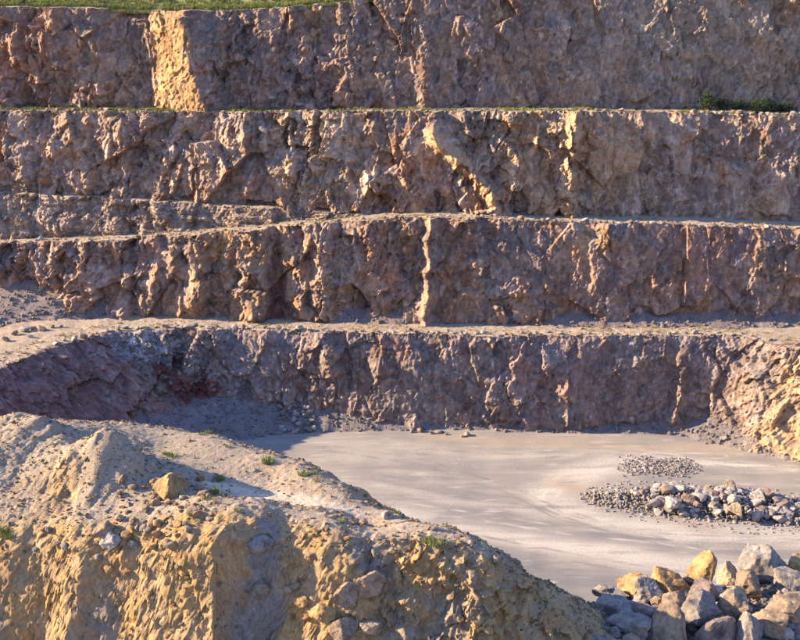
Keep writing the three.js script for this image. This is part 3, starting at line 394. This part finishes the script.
// berm at the left end of the lowest bench
for (const [px, py, r] of [[24, 331, 0.8], [33, 329, 0.6], [42, 330, 0.75], [14, 334, 0.55], [52, 328, 0.5], [5, 340, 0.6], [61, 327, 0.45], [30, 337, 0.5]]) boulder(midRocks, pick(['cream', 'tan', 'pale']), atH(px, py, H3 + 0.1), r, 'SIZE HUE boulder in the short berm at the left end of the lowest bench', 'berm at the left end of the lowest bench');
// rubble pile on the pit floor
const pileTop = u => pw([[588, 0.2], [604, 0.9], [618, 0.8], [640, 1.5], [655, 1.4], [680, 2.3], [700, 2.0], [730, 2.5], [750, 1.9], [765, 2.2], [785, 1.5], [830, 1.6]], u);
{
  const spots = []; for (let k = 0; k < 190; k++) { const u = rr(590, 812), w = rr(-1, 1); const base = atH(u, 505 + (u - 690) * 0.075, 0); const hw = pw([[590, 1.2], [640, 3.2], [700, 3.8], [812, 3.4]], u); const z = base.z + w * hw, top = pileTop(u) * (1 - w * w);
    const big = sstep(620, 670, u); spots.push([new THREE.Vector3(base.x + rr(-0.4, 0.4), floorY(base.x, z) + top * 0.8, z), lerp(rr(0.22, 0.45), rr(0.35, 0.95), big)]); }
  for (const [p, r] of spots) boulder(midRocks, pick(['pale', 'pale', 'mauve', 'grey', 'pale']), p, r, `SIZE HUE rock in the long rubble pile, ${p.x / -p.z < 0.22 ? 'left end' : p.x / -p.z < 0.29 ? 'middle' : 'right end'}`, 'rubble pile on the pit floor', 0.3, 'rubble_rock');
  for (const [px, py, r, m, l] of [[728, 489, 1.15, 'cream', 'large rounded cream boulder on top of the long rubble pile'], [710, 488, 0.95, 'tan', 'tan boulder just left of the cream boulder on the rubble pile'], [757, 497, 1.1, 'pale', 'big pale boulder near the right end of the rubble pile'], [672, 500, 1.05, 'pale', 'big pale block in the left middle of the rubble pile'], [690, 497, 0.95, 'mauve', 'mauve block in the middle of the rubble pile'], [736, 508, 0.95, 'cream', 'cream boulder low on the front of the rubble pile']])
    { const p = atH(px, py + 4, 1.3); boulder(bigRocks, m, p, r, l, undefined, 0.3, 'rubble_rock'); }
  for (let k = 0; k < 60; k++) { const q = atH(rnd() < 0.6 ? 645 + 20 * (rnd() + rnd() - 1) : 682 + 12 * (rnd() + rnd() - 1), 468 + 7 * (rnd() + rnd() - 1), 0); boulder(midRocks, pick(['pale', 'grey', 'pale']), q, 0.14 + 0.4 * rnd() ** 2, 'SIZE HUE stone in the low heap behind the rubble pile', 'low heap behind the rubble pile', 0.25, 'rubble_rock'); }
}
// blocks at the foot of the lowest face
for (const [px, py, r] of [[724, 441, 0.95], [731, 437, 0.7], [738, 441, 0.7], [716, 438, 0.5], [745, 446, 0.5], [735, 445, 0.4]]) boulder(midRocks, pick(['tan', 'cream', 'grey']), atH(px, py, 0.1), r, 'SIZE HUE block at the foot of the lit right hand rock outcrop', 'blocks at the foot of the right outcrop');
for (const [px, py, r] of [[467, 434, 0.6], [462, 435, 0.4], [440, 431, 0.6], [432, 432, 0.5], [420, 430, 0.6], [446, 433, 0.35], [412, 430, 0.4]]) boulder(midRocks, pick(['cream', 'tan']), atH(px, py + 2, 0.1), r, 'SIZE sunlit HUE block at the foot of the lowest rock face, mid picture', 'sunlit blocks at the foot of the lowest face');
for (let k = 0; k < 34; k++) { const q = tierAt('t4', rr(255, 296), rr(0.1, 0.27), 0); boulder(midRocks, pick(['grey', 'mauve', 'pale']), q, rr(0.3, 0.75), 'SIZE HUE rock in the slumped pile at the corner of the lowest face', 'slumped pile at the foot of the lowest face'); }
// boulder heap at the lower right
const heap = [
  [632, 582, 1.15, 'gold', 'gold boulder with a pointed top at the left end of the boulder heap'], [668, 580, 1.35, 'gold', 'large deep gold boulder left of centre on the boulder heap'], [702, 566, 1.15, 'gold', 'pitted gold boulder standing at the back of the boulder heap'],
  [727, 573, 1.0, 'cream', 'smooth cream wedge shaped block on the boulder heap'], [757, 565, 1.5, 'grey', 'tall grey pointed boulder on the boulder heap'], [775, 570, 1.0, 'mauve', 'mauve slab leaning beside the tall grey boulder'], [797, 565, 1.0, 'gold', 'orange tinted boulder cut by the right frame edge'],
  [745, 585, 1.1, 'tan', 'tan block in front of the tall grey boulder'], [735, 604, 1.2, 'cream', 'sunlit cream boulder in the middle of the heap'], [700, 592, 1.0, 'mauve', 'flat mauve slab under the pitted gold boulder'], [790, 580, 1.2, 'grey', 'knobbly grey boulder at the right frame edge'],
  [790, 605, 1.5, 'tan', 'big tan slab at the right edge of the heap'], [770, 622, 1.2, 'tan', 'broad tan block low at the right of the heap'], [645, 592, 1.0, 'grey', 'grey boulder between the two left gold boulders'], [672, 604, 1.2, 'tan', 'brown block below the large gold boulder'],
  [612, 602, 1.2, 'grey', 'grey boulder at the left foot of the heap'], [640, 612, 1.5, 'mauve', 'large shaded mauve boulder low in the heap'], [630, 625, 1.3, 'grey', 'shaded grey boulder near the bottom frame edge'], [700, 612, 1.5, 'grey', 'wide shaded grey block in the heap centre'], [718, 628, 1.5, 'mauve', 'shaded mauve slab at the bottom of the heap'],
  [665, 632, 1.5, 'tan', 'shaded tan boulder at the bottom frame edge'], [748, 632, 1.2, 'grey', 'small shaded grey boulder near the lower right'], [604, 590, 0.7, 'grey', 'small grey rock at the left tip of the heap'], [690, 580, 0.7, 'tan', 'small tan rock between two gold boulders'], [715, 590, 0.6, 'pale', 'small pale rock below the cream wedge block']];
seed = 4242;
for (const [px, py, r, m, l] of heap) { let dy = 11 * r, p = castBank(px, py + dy), lift = 0; while ((!p || p.y < 14) && dy < 60) { dy += 2; lift += 2 * 0.07; p = castBank(px, py + dy); } if (p) p.y += Math.min(lift, 1.3); if (p) boulder(bigRocks, m, p, r * 1.12, l, 'boulder heap', -0.05, 'heap_boulder', rr(0.9, 1.15), rr(0.9, 1.15) * (l.startsWith('tall') ? 1.4 : 1), rr(0.9, 1.1)); }
for (let k = 0; k < 110; k++) { const px = rr(600, 806), py = rr(596, 655); const p = castBank(px, py); if (p && p.y < 17.5 && p.y > 13.5) boulder(midRocks, pick(['grey', 'mauve', 'tan', 'pale', 'grey']), p, rr(0.3, 0.85), `SIZE HUE rock filling gaps of the boulder heap, ${px < 670 ? 'left part' : px < 740 ? 'middle' : 'right part'}`, 'gap rocks of the boulder heap', 0.25, 'heap_boulder'); }
// stones on the bank
seed = 909;
const bankStones = [[168, 489, 1.25, 'gold', 'large split gold boulder on the bank beside the track'], [178, 483, 0.9, 'gold', 'gold rock behind the split boulder on the bank'], [158, 481, 0.6, 'gold', 'small gold rock left of the split boulder'], [122, 480, 0.35, 'tan', 'small brown rock on the mound slope'],
  [388, 515, 0.5, 'pale', 'white stone at the tip of the track'], [112, 541, 0.75, 'pale', 'white boulder in the yellow bank below the mounds'], [102, 531, 0.7, 'tan', 'brown boulder beside the white boulder on the bank'], [345, 592, 0.9, 'tan', 'tan block jutting from the right of the cut face'], [259, 545, 0.9, 'grey', 'grey boulder caught at the head of the gully'], [258, 594, 0.7, 'tan', 'tan rock stuck half way down the gully'],
  [370, 580, 1.0, 'tan', 'angular tan boulder on the crumbling part of the cut face'], [345, 632, 1.1, 'tan', 'upright tan block at the bottom frame edge'], [370, 628, 0.9, 'cream', 'cream block at the bottom frame edge'], [325, 612, 0.8, 'gold', 'gold block on the lower cut face'], [300, 600, 0.6, 'gold', 'small gold block beside the gully']];
for (const [px, py, r, m, l] of bankStones) { const p = castBank(px, py + 5 * r); if (p) boulder(bigRocks, m, p, r, l, undefined, 0.32, 'boulder'); }
for (let k = 0; k < 130; k++) { const a = rnd(); const px = a < 0.4 ? rr(110, 212) : a < 0.7 ? rr(280, 500) : rr(0, 200), py = a < 0.4 ? rr(480, 535) : a < 0.7 ? rr(525, 640) : rr(525, 600); const p = castBank(px, py); if (p) boulder(midRocks, pick(a < 0.7 ? ['gold', 'tan', 'cream', 'gold'] : ['tan', 'gold', 'grey']), p, rr(0.14, 0.42), `SIZE HUE stone lying loose on the foreground bank ${a < 0.4 ? 'below the mounds' : a < 0.7 ? 'on the crumbling right part' : 'at the lower left'}`, 'loose stones on the foreground bank', 0.25, 'stone'); }
console.log('boulders');

// ---------------------------------------------------------------- loose debris (uncountable)
function debris(name, list, mat, label, geo = chips[0]) {
  const m = new THREE.InstancedMesh(geo, mat, list.length), M = new THREE.Matrix4(), q = new THREE.Quaternion(), e = new THREE.Euler(), s = new THREE.Vector3(), col = new THREE.Color();
  list.forEach(([p, r], i) => { e.set(rr(0, 6), rr(0, 6), rr(0, 6)); q.setFromEuler(e); s.set(r * rr(0.8, 1.3), r * rr(0.6, 1), r * rr(0.8, 1.2)); M.compose(p, q, s); m.setMatrixAt(i, M); const k = rr(0.7, 1.15); col.setRGB(k, k * rr(0.94, 1), k * rr(0.86, 1)); m.setColorAt(i, col); });
  m.name = numbered(name); return tag(m, label, name.replace(/_/g, ' '), undefined, 'stuff');
}
{ let L = []; for (let k = 0; k < 34000; k++) { const x = rr(-36, 22), z = rr(-92, -63.5), y = bankY(x, z), { mid, steep } = bankInfo; if (rnd() > 0.1 + 0.65 * mid - 0.35 * steep * sstep(0, -6, x)) continue; L.push([new THREE.Vector3(x, y, z), 0.03 + 0.15 * rnd() ** 3.5]); }
  debris('loose_gravel', L, RM.clod, 'loose stones and clods strewn over the foreground bank');
  L = []; for (let k = 0; k < 2600; k++) { const u = rr(588, 820), w = rr(-1.15, 1.15) * (rnd() < 0.25 ? 1.6 : 1), b = atH(u, 505 + (u - 690) * 0.075, 0), hw = pw([[590, 1.6], [640, 3.6], [700, 4.2], [812, 3.8]], u), z = b.z + w * hw; L.push([new THREE.Vector3(b.x + rr(-1, 1), floorY(b.x, z) + Math.max(0, pileTop(u) * (1 - w * w)) * 0.85, z), rr(0.1, 0.3)]); }
  for (let k = 0; k < 900; k++) { const q = atH(rnd() < 0.6 ? 648 + 34 * (rnd() + rnd() - 1) : 680 + 22 * (rnd() + rnd() - 1), 468 + 9 * (rnd() + rnd() + rnd() - 1.5), 0); q.y = floorY(q.x, q.z) + 0.08; L.push([q, rr(0.08, 0.24)]); }
  debris('rubble', L, RM.pale, 'grey broken stone between the rocks of the rubble pile', chips[1]);
  L = []; for (const key of ['t4', 't3']) { const T = tiers[key]; for (let k = 0; k < 7000; k++) { const r = T.st[Math.floor(rnd() * T.st.length)], v = rnd() * 0.5; const p = T.point(r, v, 0); if (r.scree) L.push([new THREE.Vector3(...p), 0.07 + 0.36 * rnd() ** 3]); } }
  { const T = tiers.t4, Q = T.st.filter(r => { const u = T.o.station(r); return u > 150 && u < 220; }); for (let k = 0; k < 350; k++) { const r = pick(Q), v = 0.45 + 0.53 * rnd() ** 0.6; L.push([new THREE.Vector3(...T.point(r, v, 0)), 0.12 + 0.4 * rnd() ** 2]); } }
  debris('scree', L, RM.grey, 'grey scree lying along the feet of the lower rock faces', chips[2]);
  L = []; for (const key of ['t4', 't3', 't2']) { const T = tiers[key]; for (let k = 0; k < 1500; k++) { const r = T.st[Math.floor(rnd() * T.st.length)]; L.push([new THREE.Vector3(...T.point(r, 1, 0.2 + 5 * rnd() ** 2)), 0.06 + 0.2 * rnd() ** 2]); } }
  { const T = tiers.tw; for (let k = 0; k < 3500; k++) { const r = T.st[Math.floor(rnd() * T.st.length)]; L.push([new THREE.Vector3(...T.point(r, rnd(), 0)), 0.08 + 0.25 * rnd() ** 2]); } }
  debris('bench_gravel', L, RM.cream, 'pale loose stones scattered along the benches and the ramp slope', chips[1]);
  L = []; for (let k = 0; k < 5200; k++) { const px = rr(606, 815), py = rr(590, 660); const r0 = ray(px, py), t = (CAMY - 15) / -r0[1]; const x = r0[0] * t + rr(-1, 1), z = r0[2] * t + rr(-1, 1), y = bankY(x, z); if (y < 17.5) L.push([new THREE.Vector3(x, y, z), 0.08 + 0.25 * rnd() ** 2]); }
  debris('heap_gravel', L, RM.grey, 'grey broken stone filling the base of the boulder heap', chips[0]);
}
// ---------------------------------------------------------------- grass and shrubs
const leafMat = c => new THREE.MeshStandardMaterial({ color: new THREE.Color().setRGB(...c), roughness: 0.9, side: THREE.DoubleSide });
const grassMat = leafMat([0.19, 0.225, 0.06]), dryMat = leafMat([0.34, 0.29, 0.12]), shrubMat = leafMat([0.03, 0.05, 0.016]), woodMat = new THREE.MeshStandardMaterial({ color: new THREE.Color().setRGB(0.12, 0.08, 0.05), roughness: 1 });
function tuftGeo(n, spread, h) { const P = []; for (let i = 0; i < n; i++) { const a = rr(0, 6.28), d = spread * Math.sqrt(rnd()), x = Math.cos(a) * d, z = Math.sin(a) * d, b = rr(0, 6.28), w = 0.04 * h + 0.012, l = rr(0.4, 0.9) * h, H = h * rr(0.55, 1.05);
  const tx = x + Math.cos(a) * l * 0.5, tz = z + Math.sin(a) * l * 0.5; P.push(x - Math.cos(b) * w, -0.03, z - Math.sin(b) * w, x + Math.cos(b) * w, -0.03, z + Math.sin(b) * w, tx, H, tz); }
  const g = new THREE.BufferGeometry(); g.setAttribute('position', new THREE.Float32BufferAttribute(P, 3)); g.computeVertexNormals(); return g; }
const tuft = tuftGeo(26, 0.22, 0.5), bigTuft = tuftGeo(150, 0.55, 0.6), thinTuft = tuftGeo(60, 0.4, 0.55);
function inst(name, geo, mat, list, label) { const m = new THREE.InstancedMesh(geo, mat, list.length), M = new THREE.Matrix4(), q = new THREE.Quaternion(), e = new THREE.Euler(), c = new THREE.Color(); list.forEach(([p, s], i) => { e.set(0, rr(0, 6.28), 0); q.setFromEuler(e); M.compose(p, q, new THREE.Vector3(s, s * rr(0.7, 1.2), s)); m.setMatrixAt(i, M); const k = rr(0.75, 1.3); c.setRGB(k * rr(0.9, 1.35), k, k * rr(0.8, 1)); m.setColorAt(i, c); }); m.name = numbered(name); return tag(m, label, 'grass', undefined, 'stuff'); }
{ let L = []; const H = tiers.hill; for (let k = 0; k < 9000; k++) { const i = Math.floor(rnd() * H.st.length), j = Math.floor(rnd() ** 1.6 * 30); if (H.st[i][3] > 10 || H.st[i][3] < -80) continue; const p = H.P(i, j); p[0] += rr(-0.4, 0.4); L.push([new THREE.Vector3(p[0], p[1] - 0.03, p[2]), rr(0.6, 1.5)]); } inst('hill_grass', tuft, grassMat, L, 'green grass covering the hillside above the topmost face');
  L = []; const T = tiers.t2; for (let k = 0; k < 5200; k++) { const r = T.st[Math.floor(rnd() * T.st.length)], b = rr(1.0, 4.6), p = T.point(r, 1, b); if (fbm(p[0] * 0.12, 3, p[2] * 0.5, 2) + (p[0] < -25 ? 0.1 : -0.08) > -0.02) L.push([new THREE.Vector3(...p), rr(0.4, 1.1)]); }
  inst('bench_grass', tuft, grassMat, L, 'low green grass growing along the top bench');
  L = []; for (const key of ['t3', 'tw', 't4']) { const T3 = tiers[key]; for (let k = 0; k < 1300; k++) { const r = T3.st[Math.floor(rnd() * T3.st.length)], p = T3.point(r, 1, rr(1.4, 5)); if (noise(p[0] * 0.14, 8, p[2] * 0.3) > 0.08) L.push([new THREE.Vector3(...p), rr(0.35, 0.8)]); } }
  inst('bench_grass', tuft, dryMat, L, 'sparse dry grass on the middle and lowest benches'); }
const tuftSpots = [[172, 454, 1, 0], [166, 451, 0.7, 0], [268, 459, 1.2, 0], [256, 457, 0.6, 1], [304, 472, 1.0, 0], [317, 477, 1.1, 1], [314, 471, 0.7, 0], [219, 477, 1.0, 0], [213, 489, 1.0, 0], [208, 496, 0.7, 0], [216, 498, 0.8, 1], [238, 508, 0.6, 0], [435, 541, 1.2, 0], [428, 538, 0.9, 0], [446, 545, 0.8, 1], [8, 533, 1.1, 0], [3, 529, 0.9, 0], [341, 519, 0.7, 0], [396, 510, 0.7, 0], [382, 505, 0.6, 1], [208, 430, 0.7, 0], [202, 432, 0.6, 0], [192, 512, 0.7, 0], [228, 444, 0.5, 0]];
for (const [px, py, s, d] of tuftSpots) { const p = castBank(px, py + 3); if (!p) continue; const o = new THREE.Mesh(d ? thinTuft : bigTuft, d ? dryMat : grassMat); o.name = numbered('grass_tuft'); o.position.copy(p); o.position.y -= 0.05; o.scale.setScalar(s * 0.75); o.rotation.y = rr(0, 6); tag(o, (d ? 'dry yellowish grass tuft ' : 'green grass tuft ') + (px < 60 ? 'at the left frame edge below the mounds' : px < 195 && py < 500 ? 'behind the right mound' : px < 245 && py > 470 ? 'beside the split gold boulder' : px < 245 ? 'on the back rim of the track' : px < 330 ? 'along the right rim of the track' : px < 400 ? 'near the tip of the track' : 'on the slope beyond the track tip'), 'grass tuft', d ? 'dry tufts on the foreground bank' : 'green tufts on the foreground bank'); }
function shrub(p, r, label, group) {
  const root = new THREE.Group(); root.name = numbered('shrub'); root.position.copy(p); const P = [];
  const cl = []; for (let i = 0; i < 9; i++) { const a = rr(0, 6.28), d = rr(0, 0.65) * r; cl.push([Math.cos(a) * d, rr(0.3, 1.05) * r, Math.sin(a) * d, rr(0.28, 0.5) * r]); }
  for (let i = 0; i < (r > 1.5 ? 1800 : 700); i++) { const c = pick(cl), z = rr(-1, 1), a = rr(0, 6.28), q = Math.sqrt(1 - z * z), R = c[3] * (0.6 + 0.5 * rnd()), x = c[0] + q * Math.cos(a) * R, y = Math.max(0.05, c[1] + z * R), w = c[2] + q * Math.sin(a) * R, s = rr(0.05, 0.1) * Math.max(0.8, r * 0.9); for (let k = 0; k < 3; k++) P.push(x + rr(-s, s), y + rr(-s, s), w + rr(-s, s)); }
  const g = new THREE.BufferGeometry(); g.setAttribute('position', new THREE.Float32BufferAttribute(P, 3)); g.computeVertexNormals();
  const f = new THREE.Mesh(g, shrubMat); f.name = 'foliage'; root.add(f);
  const st = mergeGeometries(cl.slice(0, 5).map(c => new THREE.TubeGeometry(new THREE.LineCurve3(new THREE.Vector3(0, -0.1, 0), new THREE.Vector3(c[0], c[1], c[2])), 1, 0.03 * r + 0.008, 5))); const sm = new THREE.Mesh(st, woodMat); sm.name = 'stem'; root.add(sm);
  return tag(root, label, 'shrub', group);
}
shrub(tierAt('t2', 714, 1, 5), 2.3, 'large dark shrub against the foot of the top face at right', undefined);
for (const u of [726, 733, 741, 749, 757, 765, 773, 781, 789, 796]) shrub(tierAt('t2', u, 1, rr(4.8, 6)), rr(1.4, 2), 'low dark shrub in the row right of the large shrub', 'low shrubs at the right end of the top bench');
for (const u of [535, 552, 594, 640, 405, 450]) shrub(tierAt('t2', u, 1, rr(3.4, 4.4)), rr(0.4, 0.65), 'small dark shrub along the middle of the top bench', 'small shrubs along the top bench');
for (const u of [3, 48, 92, 118, 136, 150, 232]) shrub(tierAt('t2', u, 1, rr(3.2, 4.4)), rr(0.45, 0.8), 'small green shrub at the left end of the top bench', 'shrubs at the left end of the top bench');
{ const p = tierAt('t1', 568, 0.58, 0); shrub(p.add(new THREE.Vector3(0, -0.3, 0.1)), 0.75, 'small dark shrub growing out of the topmost rock face'); const q = tierAt('t1', 30, 0.66, 0); shrub(q.add(new THREE.Vector3(0, -0.2, 0.1)), 0.5, 'tiny shrub on the left of the topmost rock face'); }
for (const i of [0.12, 0.2, 0.27, 0.33, 0.38, 0.44, 0.47]) { const H = tiers.hill, p = H.P(Math.floor(H.st.length * i), 3 + Math.floor(rnd() * 5)); shrub(new THREE.Vector3(...p), rr(0.5, 0.9), 'dark bush in the grass above the topmost rock face', 'bushes on the hillside'); }

console.log('done', scene.children.length);
renderer.render(scene, camera);
